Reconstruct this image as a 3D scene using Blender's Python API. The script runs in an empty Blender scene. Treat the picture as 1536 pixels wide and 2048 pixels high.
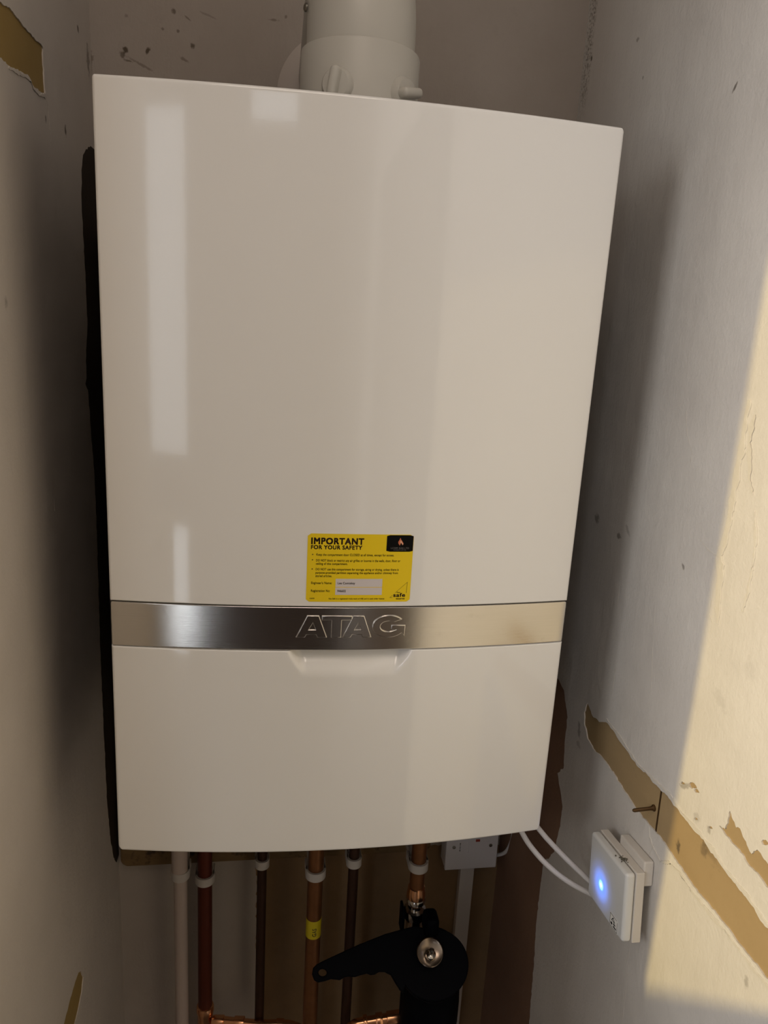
import bpy, bmesh, math, random
from mathutils import Vector, Matrix, noise as mnoise
random.seed(7)
SC = bpy.context.scene
COL = SC.collection
PI = math.pi

# ------------------------------------------------------------------ camera
CP = Vector((-0.07779, -0.67248, 0.52382))
R0 = Vector((0.9882263, -0.1425671, 0.0555290))      # right
R1 = Vector((0.0187147, -0.2475742, -0.9686882))     # down
R2 = Vector((0.1518506, 0.9583223, -0.2419914))      # forward
FPX = 1500.4
cam = bpy.data.cameras.new('camera'); camo = bpy.data.objects.new('camera', cam); COL.objects.link(camo)
cam.sensor_fit = 'HORIZONTAL'; cam.sensor_width = 36.0; cam.lens = 36.0 * FPX / 1536.0
cam.clip_start = 0.01
M = Matrix.Identity(4)
for i in range(3):
    M[i][0] = R0[i]; M[i][1] = -R1[i]; M[i][2] = -R2[i]; M[i][3] = CP[i]
camo.matrix_world = M
SC.camera = camo

def at(u, v, ax, val):
    """the point of the world plane (axis ax = val) seen at photo position u, v"""
    d = R0 * ((u - 768) / FPX) + R1 * ((v - 1024) / FPX) + R2
    return CP + d * ((val - CP[ax]) / d[ax])

# ------------------------------------------------------------------ light
SC.view_settings.view_transform = 'Standard'; SC.view_settings.look = 'None'
SC.view_settings.exposure = 0.0; SC.view_settings.gamma = 1.0
SC.view_settings.use_curve_mapping = False
w = bpy.data.worlds.new('world'); SC.world = w; w.use_nodes = True
w.node_tree.nodes['Background'].inputs[0].default_value = (0.80, 0.86, 1.0, 1)
w.node_tree.nodes['Background'].inputs[1].default_value = 0.0

def lamp(name, kind, loc, direction, energy, color, **kw):
    l = bpy.data.lights.new(name, kind); o = bpy.data.objects.new(name, l); COL.objects.link(o)
    l.energy = energy; l.color = color
    for k, v in kw.items(): setattr(l, k, v)
    o.location = loc; o.rotation_euler = Vector(direction).to_track_quat('-Z', 'Y').to_euler()
    return o
SUN_DIR = (3.29, 1.0, -0.906)
LIGHTS = [
    ('evening_sun', 'SUN', (-2, -1, 2), SUN_DIR, 1.6, (1.0, 0.75, 0.28), dict(angle=math.radians(1.1))),
    ('window_daylight', 'AREA', (-2.38, -1.50, 0.75), (1, 0, 0), 46.0, (1.0, 0.985, 0.97), dict(shape='RECTANGLE', size=1.7, size_y=1.3)),
    ('door_upper_pane_daylight', 'AREA', (-1.11, -2.58, 0.62), (0, 1, 0), 2.35, (0.94, 1.0, 1.06), dict(shape='RECTANGLE', size=0.28, size_y=1.40)),
    ('door_lower_pane_daylight', 'AREA', (-1.11, -2.58, -0.72), (0, 1, 0), 1.6, (0.94, 1.0, 1.06), dict(shape='RECTANGLE', size=0.28, size_y=0.62)),
    ('transom_daylight', 'AREA', (-0.36, -2.58, 1.33), (0, 1, 0), 0.22, (0.94, 1.0, 1.06), dict(shape='RECTANGLE', size=0.30, size_y=0.12)),
    ('overhead_fill', 'AREA', (-0.1, -0.85, 1.47), (0, 0, -1), 3.6, (1.0, 0.83, 0.70), dict(shape='RECTANGLE', size=0.5, size_y=0.5)),  # fill light added from above for more ambience, no known lamp
]
for nm, kd, lc, dr, en, cl, kw in LIGHTS:
    lamp(nm, kd, lc, dr, en, cl, **kw)

# ------------------------------------------------------------------ materials
def new_mat(name):
    m = bpy.data.materials.new(name); m.use_nodes = True
    nt = m.node_tree; b = nt.nodes['Principled BSDF']
    return m, nt, b
def N(nt, t, **kw):
    n = nt.nodes.new(t)
    for k, v in kw.items(): setattr(n, k, v)
    return n
def mth(nt, op, a, b=None, c=None, clamp=False):
    n = N(nt, 'ShaderNodeMath', operation=op, use_clamp=clamp)
    for i, x in enumerate((a, b, c)):
        if x is None: continue
        if isinstance(x, (int, float)): n.inputs[i].default_value = x
        else: nt.links.new(x, n.inputs[i])
    return n.outputs[0]
def noise_f(nt, vec, scale, detail=4.0, rough=0.55):
    n = N(nt, 'ShaderNodeTexNoise'); n.inputs['Scale'].default_value = scale
    n.inputs['Detail'].default_value = detail; n.inputs['Roughness'].default_value = rough
    nt.links.new(vec, n.inputs['Vector']); return n.outputs['Fac']
def mixc(nt, f, a, b):
    n = N(nt, 'ShaderNodeMix', data_type='RGBA')
    if isinstance(f, (int, float)): n.inputs[0].default_value = f
    else: nt.links.new(f, n.inputs[0])
    for i, x in ((6, a), (7, b)):
        if isinstance(x, tuple): n.inputs[i].default_value = (*x, 1)
        else: nt.links.new(x, n.inputs[i])
    return n.outputs[2]
def ramp(nt, f, lo, hi):
    n = N(nt, 'ShaderNodeMapRange'); n.inputs[1].default_value = lo; n.inputs[2].default_value = hi
    nt.links.new(f, n.inputs[0]); return n.outputs[0]

def simple(name, col, rough=0.5, metal=0.0, bump=0.0, bscale=200.0, var=0.0, coat=0.0, spec=0.5, vscale=20.0):
    m, nt, b = new_mat(name)
    b.inputs['Base Color'].default_value = (*col, 1); b.inputs['Roughness'].default_value = rough
    b.inputs['Metallic'].default_value = metal; b.inputs['Coat Weight'].default_value = coat
    b.inputs['Specular IOR Level'].default_value = spec
    g = N(nt, 'ShaderNodeNewGeometry').outputs['Position']
    if var > 0:
        f = noise_f(nt, g, vscale)
        nt.links.new(mixc(nt, f, tuple(c * (1 - var) for c in col), tuple(min(1, c * (1 + var)) for c in col)), b.inputs['Base Color'])
    if bump > 0:
        bp = N(nt, 'ShaderNodeBump'); bp.inputs['Strength'].default_value = bump; bp.inputs['Distance'].default_value = 0.002
        nt.links.new(noise_f(nt, g, bscale), bp.inputs['Height']); nt.links.new(bp.outputs[0], b.inputs['Normal'])
    return m

def plaster(name, a, b_, marks=(), axes=(1, 2), rough=0.75, bump=0.25, dark=(0.10, 0.075, 0.05), speckle=None, streak=0.4):
    """wall finish with soft blotches, trowel marks and a list of small dirt marks (a, b, ra, rb, angle, strength)"""
    m, nt, b = new_mat(name)
    b.inputs['Roughness'].default_value = rough; b.inputs['Specular IOR Level'].default_value = 0.25
    pos = N(nt, 'ShaderNodeNewGeometry').outputs['Position']
    sep = N(nt, 'ShaderNodeSeparateXYZ'); nt.links.new(pos, sep.inputs[0])
    f = ramp(nt, noise_f(nt, pos, 7.0, 6, 0.6), 0.3, 0.72)
    c = mixc(nt, f, a, b_)
    f2 = ramp(nt, noise_f(nt, pos, 45.0, 5, 0.65), 0.60, 0.85)
    c = mixc(nt, mth(nt, 'MULTIPLY', f2, 0.25), c, tuple(x * 0.72 for x in a))
    A, B = sep.outputs[axes[0]], sep.outputs[axes[1]]
    wob = mth(nt, 'SUBTRACT', noise_f(nt, pos, 180.0, 3), 0.5)
    for (ma, mb, ra, rb, ang, st) in marks:
        da = mth(nt, 'SUBTRACT', A, ma); db = mth(nt, 'SUBTRACT', B, mb)
        ca, sa = math.cos(ang), math.sin(ang)
        p = mth(nt, 'DIVIDE', mth(nt, 'ADD', mth(nt, 'MULTIPLY', da, ca), mth(nt, 'MULTIPLY', db, sa)), ra)
        q = mth(nt, 'DIVIDE', mth(nt, 'SUBTRACT', mth(nt, 'MULTIPLY', db, ca), mth(nt, 'MULTIPLY', da, sa)), rb)
        r = mth(nt, 'SQRT', mth(nt, 'ADD', mth(nt, 'MULTIPLY', p, p), mth(nt, 'MULTIPLY', q, q)))
        r = mth(nt, 'ADD', r, mth(nt, 'MULTIPLY', wob, 2.2))
        n = N(nt, 'ShaderNodeMapRange'); n.inputs[1].default_value = 1.1; n.inputs[2].default_value = 0.5
        n.inputs[3].default_value = 0.0; n.inputs[4].default_value = st
        nt.links.new(r, n.inputs[0]); c = mixc(nt, n.outputs[0], c, dark)
    if speckle:      # (a0, a1, b0, b1): a strip of coarse open texture
        a0, a1, b0, b1 = speckle
        g = mth(nt, 'MULTIPLY', ramp(nt, A, a0 - .004, a0 + .004), ramp(nt, A, a1 + .012, a1 - .006))
        g = mth(nt, 'MULTIPLY', g, ramp(nt, B, b0, b1))
        s = mth(nt, 'MULTIPLY', ramp(nt, noise_f(nt, pos, 300.0, 3, 0.7), 0.45, 0.62), g)
        c = mixc(nt, mth(nt, 'MULTIPLY', s, 0.75), c, dark)
    nt.links.new(c, b.inputs['Base Color'])
    mp = N(nt, 'ShaderNodeMapping'); mp.inputs['Scale'].default_value = (1, 1, 0.18); nt.links.new(pos, mp.inputs[0])
    h = mth(nt, 'ADD', mth(nt, 'MULTIPLY', noise_f(nt, mp.outputs[0], 60.0, 4, 0.6), streak), mth(nt, 'MULTIPLY', noise_f(nt, pos, 260.0, 4, 0.6), 0.25))
    h = mth(nt, 'ADD', h, mth(nt, 'MULTIPLY', noise_f(nt, pos, 14.0, 3, 0.5), 1.4))
    bp = N(nt, 'ShaderNodeBump'); bp.inputs['Strength'].default_value = bump; bp.inputs['Distance'].default_value = 0.006
    nt.links.new(h, bp.inputs['Height']); nt.links.new(bp.outputs[0], b.inputs['Normal'])
    return m

def mk(u, v, ax, val, a0, b0, ra, rb, ang=0.0, st=0.8):
    p = at(u, v, ax, val); return (p[a0], p[b0], ra, rb, ang, st)
XL, XR, YB = -0.2955, 0.3110, 0.360
ZF, ZC = -1.10, 1.50
RW = [mk(*q) for q in (
    (1470, 174, 0, XR, 1, 2, .006, .0015, -.9, .75), (1183, 117, 0, XR, 1, 2, .003, .003, 0, .9),
    (1275, 80, 0, XR, 1, 2, .003, .003, 0, .5), (1286, 155, 0, XR, 1, 2, .002, .002, 0, .5),
    (1194, 1037, 0, XR, 1, 2, .007, .006, 0, .55), (1238, 1072, 0, XR, 1, 2, .005, .004, 0, .6),
    (1366, 1132, 0, XR, 1, 2, .004, .002, .8, .6), (1256, 1062, 0, XR, 1, 2, .008, .003, .6, .3),
    (1492, 1964, 0, XR, 1, 2, .003, .006, 0, .35), (1440, 1400, 0, XR, 1, 2, .014, .006, .5, .10), (1500, 1340, 0, XR, 1, 2, .010, .010, .5, .07),
    (1393, 1637, 0, XR, 1, 2, .005, .006, 0, .22), (1418, 1660, 0, XR, 1, 2, .003, .004, 0, .4), (1370, 1572, 0, XR, 1, 2, .010, .003, -.6, .45),
    (1158, 1460, 0, XR, 1, 2, .004, .012, -.3, .45), (1157, 1490, 0, XR, 1, 2, .008, .004, .3, .3))]
LW = [mk(*q) for q in (
    (156, 57, 0, XL, 1, 2, .004, .004, 0, .9), (131, 261, 0, XL, 1, 2, .004, .006, 0, .9), (92, 238, 0, XL, 1, 2, .003, .003, 0, .6),
    (176, 118, 0, XL, 1, 2, .008, .016, 0, .6), (12, 605, 0, XL, 1, 2, .004, .005, 0, .4))]
BW = [mk(*q) for q in (
    (250, 99, 1, YB, 0, 2, .004, .0035, 0, .95), (296, 101, 1, YB, 0, 2, .005, .0022, 1.0, .95), (386, 92, 1, YB, 0, 2, .003, .003, 0, .8),
    (348, 23, 1, YB, 0, 2, .003, .003, 0, .7), (376, 37, 1, YB, 0, 2, .005, .001, -.6, .5), (356, 62, 1, YB, 0, 2, .002, .002, 0, .6),
    (258, 122, 1, YB, 0, 2, .006, .0015, -.2, .7), (280, 128, 1, YB, 0, 2, .018, .0018, -.4, .45), (244, 108, 1, YB, 0, 2, .003, .004, .4, .7),
    (253, 31, 1, YB, 0, 2, .003, .002, 0, .4), (547, 40, 1, YB, 0, 2, .007, .0015, 0, .5), (572, 34, 1, YB, 0, 2, .002, .002, 0, .5),
    (370, 120, 1, YB, 0, 2, .006, .002, -.4, .5), (325, 58, 1, YB, 0, 2, .002, .002, 0, .5), (415, 30, 1, YB, 0, 2, .010, .0012, -.3, .3),
    (180, 122, 1, YB, 0, 2, .004, .012, 0, .6))]
m_skim_r = plaster('skim_plaster_right', (0.64, 0.605, 0.57), (0.72, 0.69, 0.65), RW, (1, 2), rough=0.6, bump=0.35, speckle=(0.333, 0.352, 0.79, 0.83))
m_skim_l = plaster('skim_plaster_left', (0.56, 0.51, 0.46), (0.61, 0.555, 0.50), LW, (1, 2), rough=0.65, bump=0.25)
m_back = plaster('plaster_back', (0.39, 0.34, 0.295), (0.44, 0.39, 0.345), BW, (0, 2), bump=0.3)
m_bare = plaster('bare_brown_board', (0.36, 0.255, 0.13), (0.42, 0.30, 0.16), [mk(1354, 1693, 0, XR, 1, 2, .004, .007, 0, .8), mk(1405, 1700, 0, XR, 1, 2, .006, .008, 0, .5), mk(1416, 1690, 0, XR, 1, 2, .018, .010, .6, .25)], (1, 2), bump=0.15, streak=0.1)
m_bare_l = plaster('bare_ochre_board', (0.30, 0.20, 0.065), (0.35, 0.24, 0.09), [], (1, 2), bump=0.15, streak=0.1)
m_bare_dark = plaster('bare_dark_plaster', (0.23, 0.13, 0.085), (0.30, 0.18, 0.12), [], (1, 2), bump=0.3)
m_black_strip = plaster('near_black_wall', (0.022, 0.014, 0.009), (0.035, 0.022, 0.013), [], (1, 2), bump=0.2)  # near-black colour for a flat strip on the left wall
m_brown_back = plaster('brown_backing_plaster', (0.20, 0.125, 0.062), (0.26, 0.165, 0.085), [], (0, 2), bump=0.3)
m_hall = simple('hall_paint', (0.50, 0.46, 0.41), 0.8, bump=0.1)
m_hall_dark = simple('dark_brown_hall', (0.045, 0.027, 0.018), 0.5, bump=0.1, var=.2)
m_floor = simple('hall_floor', (0.10, 0.08, 0.065), 0.6, var=.2)
m_ceil = simple('ceiling_white', (0.70, 0.68, 0.64), 0.8)
m_frame = simple('window_frame_white', (0.8, 0.8, 0.78), 0.4)

def gloss_white():
    m, nt, b = new_mat('gloss_white_enamel')
    b.inputs['Base Color'].default_value = (0.87, 0.86, 0.84, 1); b.inputs['Roughness'].default_value = 0.07
    b.inputs['Coat Weight'].default_value = 0.25; b.inputs['Coat Roughness'].default_value = 0.04
    b.inputs['Specular IOR Level'].default_value = 0.5
    g = N(nt, 'ShaderNodeNewGeometry').outputs['Position']
    bp = N(nt, 'ShaderNodeBump'); bp.inputs['Strength'].default_value = 0.015; bp.inputs['Distance'].default_value = 0.001
    nt.links.new(noise_f(nt, g, 350.0, 2), bp.inputs['Height']); nt.links.new(bp.outputs[0], b.inputs['Normal'])
    return m
m_white = gloss_white()
def steel():
    m, nt, b = new_mat('brushed_stainless')
    b.inputs['Metallic'].default_value = 1.0
    g = N(nt, 'ShaderNodeNewGeometry').outputs['Position']
    mp = N(nt, 'ShaderNodeMapping'); mp.inputs['Scale'].default_value = (2, 2, 220); nt.links.new(g, mp.inputs[0])
    f = noise_f(nt, mp.outputs[0], 9.0, 5, 0.6)
    sm = ramp(nt, noise_f(nt, g, 28.0, 5, 0.7), 0.60, 0.78)      # finger marks
    c = mixc(nt, f, (0.60, 0.575, 0.545), (0.70, 0.67, 0.635))
    c = mixc(nt, mth(nt, 'MULTIPLY', sm, 0.35), c, (0.42, 0.38, 0.32))
    nt.links.new(c, b.inputs['Base Color'])
    nt.links.new(mth(nt, 'ADD', mth(nt, 'MULTIPLY', sm, 0.08), 0.15), b.inputs['Roughness'])
    bp = N(nt, 'ShaderNodeBump'); bp.inputs['Strength'].default_value = 0.06; bp.inputs['Distance'].default_value = 0.0005
    nt.links.new(f, bp.inputs['Height']); nt.links.new(bp.outputs[0], b.inputs['Normal'])
    return m
m_steel = steel()
m_gap = simple('dark_seam', (0.05, 0.045, 0.04), 0.6)
m_chassis = simple('chassis_grey', (0.10, 0.095, 0.09), 0.6)
m_flue = simple('flue_white_plastic', (0.52, 0.50, 0.45), 0.38, spec=.4)
m_ros = simple('rosette_grey_rubber', (0.54, 0.48, 0.43), 0.6)
m_screw = simple('screw_metal', (0.30, 0.28, 0.25), 0.3, metal=1.0)
m_copper = simple('aged_copper', (0.25, 0.105, 0.04), 0.42, metal=0.75, var=.3, vscale=60)
m_copper_r = simple('dull_red_copper', (0.12, 0.024, 0.010), 0.5, metal=0.5, var=.2, vscale=60)
m_copper_d = simple('dark_tarnished_copper', (0.05, 0.02, 0.010), 0.5, metal=0.5, var=.3, vscale=60)
m_copper_b = simple('bright_copper', (0.90, 0.46, 0.24), 0.22, metal=1.0, var=.12, vscale=60)
m_pvc = simple('white_overflow_pipe', (0.50, 0.41, 0.36), 0.45)
m_clip = simple('white_clip_plastic', (0.55, 0.51, 0.47), 0.45)
m_black = simple('black_filter_plastic', (0.0022, 0.0025, 0.0045), 0.6, spec=.06)
m_chrome = simple('chrome', (0.62, 0.58, 0.53), 0.16, metal=1.0)
m_chrome_d = simple('darkened_chrome', (0.30, 0.24, 0.19), 0.2, metal=1.0)  # the brown the plate reflects is put into its base colour
m_spur = simple('white_switch_plastic', (0.72, 0.69, 0.70), 0.35)
m_trunk = simple('white_trunking', (0.62, 0.57, 0.53), 0.5)
m_cable = simple('white_cable', (0.72, 0.70, 0.70), 0.45)
m_label = simple('white_paper', (0.85, 0.84, 0.82), 0.6)
m_red = simple('neon_red', (0.35, 0.05, 0.03), 0.4)
m_grey_print = simple('grey_print', (0.25, 0.24, 0.25), 0.6)
m_sbase = simple('sensor_white_plastic', (0.66, 0.62, 0.57), 0.45)
m_dirt = simple('grey_dirt', (0.13, 0.12, 0.09), 0.9, bump=.5)
m_yellow = simple('sticker_yellow', (0.86, 0.62, 0.004), 0.45, var=.04)
m_ink = simple('sticker_ink', (0.035, 0.012, 0.004), 0.5)
m_ink2 = simple('sticker_fine_ink', (0.04, 0.018, 0.002), 0.5)
m_field = simple('sticker_white_field', (0.66, 0.61, 0.62), 0.5)
m_logo = simple('logo_black', (0.004, 0.004, 0.004), 0.6, spec=.1)
m_flame = simple('flame_orange', (0.60, 0.16, 0.07), 0.5)
m_flame2 = simple('flame_pale', (0.80, 0.45, 0.30), 0.5)
m_pale = simple('logo_pale_print', (0.50, 0.48, 0.46), 0.5)
m_gastape = simple('gas_tape_yellow', (0.70, 0.55, 0.01), 0.45)
m_gasink = simple('gas_tape_ink', (0.03, 0.025, 0.01), 0.5)
m_nail = simple('dark_nail', (0.10, 0.055, 0.02), 0.45, metal=.6)
m_rim = simple('plaster_ridge_cream', (0.66, 0.62, 0.56), 0.55, bump=.4, bscale=120)

def wood():
    m, nt, b = new_mat('stained_softwood')
    g = N(nt, 'ShaderNodeNewGeometry').outputs['Position']
    mp = N(nt, 'ShaderNodeMapping'); mp.inputs['Scale'].default_value = (9, 30, 30); nt.links.new(g, mp.inputs[0])
    f = noise_f(nt, mp.outputs[0], 3.5, 6, 0.6)
    k = ramp(nt, noise_f(nt, g, 34.0, 4, 0.6), 0.56, 0.66)
    c = mixc(nt, f, (0.11, 0.06, 0.02), (0.22, 0.14, 0.055))
    c = mixc(nt, mth(nt, 'MULTIPLY', k, 0.85), c, (0.02, 0.008, 0.004))
    nt.links.new(c, b.inputs['Base Color']); b.inputs['Roughness'].default_value = 0.7
    return m
m_wood = wood()

def led_mat(cy, cz):
    """translucent white cover with a blue LED shining through around (cy, cz)"""
    m, nt, b = new_mat('sensor_cover_with_led')
    b.inputs['Base Color'].default_value = (0.70, 0.71, 0.71, 1); b.inputs['Roughness'].default_value = 0.35
    pos = N(nt, 'ShaderNodeNewGeometry').outputs['Position']; sep = N(nt, 'ShaderNodeSeparateXYZ'); nt.links.new(pos, sep.inputs[0])
    dy = mth(nt, 'SUBTRACT', sep.outputs[1], cy); dz = mth(nt, 'SUBTRACT', sep.outputs[2], cz)
    r = mth(nt, 'SQRT', mth(nt, 'ADD', mth(nt, 'MULTIPLY', dy, dy), mth(nt, 'MULTIPLY', dz, dz)))
    cr = N(nt, 'ShaderNodeValToRGB'); e = cr.color_ramp.elements
    e[0].position = 0.0; e[0].color = (2.0, 3.6, 3.6, 1)
    e[1].position = 1.0; e[1].color = (0, 0, 0, 1)
    for p, c in ((0.07, (0.55, 1.7, 3.2)), (0.16, (0.06, 0.30, 1.5)), (0.34, (0.09, 0.22, 0.85)), (0.50, (0.045, 0.08, 0.25)), (0.72, (0.01, 0.018, 0.045))):
        x = e.new(p); x.color = (*c, 1)
    nt.links.new(mth(nt, 'DIVIDE', r, 0.038), cr.inputs[0]); nt.links.new(cr.outputs[0], b.inputs['Emission Color'])
    b.inputs['Emission Strength'].default_value = 0.85
    return m

# ------------------------------------------------------------------ helpers
def tag(o, label=None, cat=None, group=None, kind=None):
    if label: o['label'] = label
    if cat: o['category'] = cat
    if group: o['group'] = group
    if kind: o['kind'] = kind
    return o
def thing(name, loc, label, cat, group=None):
    o = bpy.data.objects.new(name, None); COL.objects.link(o); o.location = loc; o.empty_display_size = .02
    return tag(o, label, cat, group)
def link(name, me, mat, parent=None, smooth=True, angle=35, label=None):
    o = bpy.data.objects.new(name, me); COL.objects.link(o)
    if mat and not me.materials: me.materials.append(mat)
    if smooth:
        me.polygons.foreach_set('use_smooth', [True] * len(me.polygons)); me.set_sharp_from_angle(angle=math.radians(angle))
    if parent:
        o.parent = parent
        p = parent; off = Vector((0, 0, 0))
        while p is not None: off += p.location; p = p.parent
        o.matrix_parent_inverse = Matrix.Identity(4); o.location = -off    # meshes carry world coordinates
    if label: o['label'] = label
    return o
def wn(o):
    md = o.modifiers.new('wn', 'WEIGHTED_NORMAL'); md.keep_sharp = True; md.weight = 80
    return o
def mesh_of(bm, name='m', fix=True):
    if fix: bmesh.ops.recalc_face_normals(bm, faces=bm.faces)
    me = bpy.data.meshes.new(name); bm.to_mesh(me); bm.free(); return me
def ob(name, bm, mat, parent=None, smooth=True, angle=35, label=None):
    return link(name, mesh_of(bm, name), mat, parent, smooth, angle, label)
def box(bm, a, b, bev=0.0, seg=3, mat=None):
    r = bmesh.ops.create_cube(bm, size=1.0); vs = r['verts']
    for v in vs: v.co = Vector([(a[i] + b[i]) / 2 + v.co[i] * (b[i] - a[i]) for i in range(3)])
    if bev > 0:
        es = list({e for v in vs for e in v.link_edges})
        r2 = bmesh.ops.bevel(bm, geom=es, offset=bev, segments=seg, profile=0.5, affect='EDGES')
        vs = list({v for f in r2['faces'] for v in f.verts} | {v for v in vs if v.is_valid})
        seen = set(vs); st = list(vs)
        while st:
            v = st.pop()
            for e in v.link_edges:
                o = e.other_vert(v)
                if o not in seen: seen.add(o); st.append(o)
        vs = list(seen)
    if mat is not None:
        for v in vs: v.co = mat @ v.co
    return vs
def tube(bm, pts, r, seg=20, caps=True):
    pts = [Vector(p) for p in pts]; n = len(pts); rs = r if isinstance(r, (list, tuple)) else [r] * n
    rings = []; up = None
    for i, p in enumerate(pts):
        t = (pts[min(i + 1, n - 1)] - pts[max(i - 1, 0)]).normalized()
        if up is None:
            up = t.orthogonal().normalized()
        else:
            up = (up - t * up.dot(t)).normalized()
        s = t.cross(up)
        rings.append([bm.verts.new(p + (up * math.cos(2 * PI * k / seg) + s * math.sin(2 * PI * k / seg)) * rs[i]) for k in range(seg)])
    for a, b in zip(rings, rings[1:]):
        for k in range(seg): bm.faces.new((a[k], a[(k + 1) % seg], b[(k + 1) % seg], b[k]))
    if caps: bm.faces.new(rings[0][::-1]); bm.faces.new(rings[-1])
def lathe(bm, prof, mat=None, seg=32, caps=True):
    """prof: (radius, height) along local z"""
    mat = mat or Matrix.Identity(4); rings = []
    for r, h in prof:
        rings.append([bm.verts.new(mat @ Vector((r * math.cos(2 * PI * k / seg), r * math.sin(2 * PI * k / seg), h))) for k in range(seg)])
    for a, b in zip(rings, rings[1:]):
        for k in range(seg): bm.faces.new((a[k], a[(k + 1) % seg], b[(k + 1) % seg], b[k]))
    if caps: bm.faces.new(rings[0][::-1]); bm.faces.new(rings[-1])
def frame(loc, z, x=(1, 0, 0)):
    z = Vector(z).normalized(); x = Vector(x); x = (x - z * x.dot(z)).normalized(); y = z.cross(x)
    m = Matrix.Identity(4)
    for i in range(3): m[i][0] = x[i]; m[i][1] = y[i]; m[i][2] = z[i]; m[i][3] = loc[i]
    return m
def spline(pts, sub=8):
    P = [Vector(p) for p in pts]; P = [P[0] * 2 - P[1]] + P + [P[-1] * 2 - P[-2]]; out = []
    for i in range(1, len(P) - 2):
        for k in range(sub):
            t = k / sub; a, b, c, d = P[i - 1:i + 3]
            out.append(0.5 * ((2 * b) + (c - a) * t + (2 * a - 5 * b + 4 * c - d) * t * t + (3 * b - a - 3 * c + d) * t ** 3))
    out.append(P[-2]); return out
def jag(pts, step=0.004, amp=0.0012, closed=True, skip=()):
    """a torn outline: the polygon resampled and pushed about by noise; edges whose index is in skip stay straight"""
    out = []; n = len(pts)
    for i in range(n if closed else n - 1):
        a = Vector((*pts[i], 0)); b = Vector((*pts[(i + 1) % n], 0)); out.append((a.x, a.y))
        if i in skip: continue
        L = (b - a).length; k = max(1, int(L / step)); nr = Vector((-(b - a).y, (b - a).x, 0)) / max(L, 1e-6)
        for j in range(1, k):
            p = a + (b - a) * (j / k)
            d = mnoise.noise(p * 90) * amp * 1.6 + mnoise.noise(p * 330 + Vector((5, 3, 1))) * amp
            p = p + nr * d; out.append((p.x, p.y))
    if not closed: out.append(tuple(pts[-1]))
    return out
def fill(polys, depth, fn, bevel=0.0, bres=2):
    """flat outline(s) with holes, given a thickness, mapped into the world by fn(a, b, c)"""
    cu = bpy.data.curves.new('c', 'CURVE'); cu.dimensions = '2D'; cu.fill_mode = 'BOTH'; cu.extrude = depth / 2
    cu.bevel_depth = bevel; cu.bevel_resolution = bres; cu.offset = -bevel
    for pl in polys:
        s = cu.splines.new('POLY'); s.points.add(len(pl) - 1); s.use_cyclic_u = True
        for i, p in enumerate(pl): s.points[i].co = (p[0], p[1], 0, 1)
    o = bpy.data.objects.new('c', cu); me = bpy.data.meshes.new_from_object(o)
    bpy.data.objects.remove(o); bpy.data.curves.remove(cu)
    for v in me.vertices: v.co = fn(v.co.x, v.co.y, v.co.z)
    me.update(); return me
def text_me(txt, x, z, width, height, fn, bold=0.0, depth=0.00004, align=0.0):
    """writing fitted to width x height (capital height) with its lower left corner at x, z"""
    cu = bpy.data.curves.new('t', 'FONT'); cu.body = txt; cu.size = 1.0; cu.space_character = 1.0 + bold * 3.0; cu.extrude = 0.0; cu.resolution_u = 3
    o = bpy.data.objects.new('t', cu); me = bpy.data.meshes.new_from_object(o)
    bpy.data.objects.remove(o); bpy.data.curves.remove(cu)
    if bold > 0:
        cps = []
        for dx in (-1, 0, 1):
            for dz in (-1, 0, 1):
                c = me.copy()
                for v in c.vertices: v.co.x += dx * bold; v.co.y += dz * bold
                cps.append(c)
        me = join_me(cps)
    xs = [v.co.x for v in me.vertices]; x0, x1 = min(xs), max(xs)
    for v in me.vertices: v.co = fn(x + (v.co.x - x0) / (x1 - x0) * width, z + v.co.y / 0.73 * height, 0)
    me.update(); return me
def join_me(ms, name='j'):
    bm = bmesh.new()
    for m in ms: bm.from_mesh(m)
    me = bpy.data.meshes.new(name); bm.to_mesh(me); bm.free(); return me
def structure(name, me_or_bm, mat, smooth=False, parent=None):
    me = me_or_bm if isinstance(me_or_bm, bpy.types.Mesh) else mesh_of(me_or_bm)
    o = link(name, me, mat, parent, smooth)
    if parent is None: o['kind'] = 'structure'
    return o

# ------------------------------------------------------------------ the setting
bm = bmesh.new(); box(bm, (XL - .10, YB, ZF), (XR + .10, YB + .10, ZC)); wall_back = structure('wall_back', bm, m_back)
bm = bmesh.new(); box(bm, (XL - .10, -.28, ZF), (XL - .0012, YB, ZC)); wall_left = structure('wall_left', bm, m_bare_l)
bm = bmesh.new(); box(bm, (XR + .0015, -2.6, ZF), (XR + .10, YB, ZC)); wall_right = structure('wall_right', bm, m_bare)
bm = bmesh.new(); box(bm, (-2.5, -2.7, ZF - .1), (XR + .2, YB + .1, ZF)); structure('floor', bm, m_floor)
bm = bmesh.new(); box(bm, (-2.5, -2.7, ZC), (XR + .2, YB + .1, ZC + .1)); structure('ceiling', bm, m_ceil)
bm = bmesh.new(); box(bm, (-2.5, -.28, ZF), (XL - .10, -.18, ZC)); structure('wall_front', bm, m_hall)
bm = bmesh.new(); box(bm, (-2.5, -2.7, ZF), (XR + .10, -2.6, ZC)); structure('wall_opposite', bm, m_hall_dark)
bm = bmesh.new()
WY0, WY1, WZ0, WZ1 = -2.38, -0.62, 0.08, 1.42
box(bm, (-2.5, -2.6, ZF), (-2.4, WY0, ZC)); box(bm, (-2.5, WY1, ZF), (-2.4, -.28, ZC))
box(bm, (-2.5, WY0, ZF), (-2.4, WY1, WZ0)); box(bm, (-2.5, WY0, WZ1), (-2.4, WY1, ZC))
structure('wall_far_left', bm, m_hall)
bm = bmesh.new()
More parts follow.
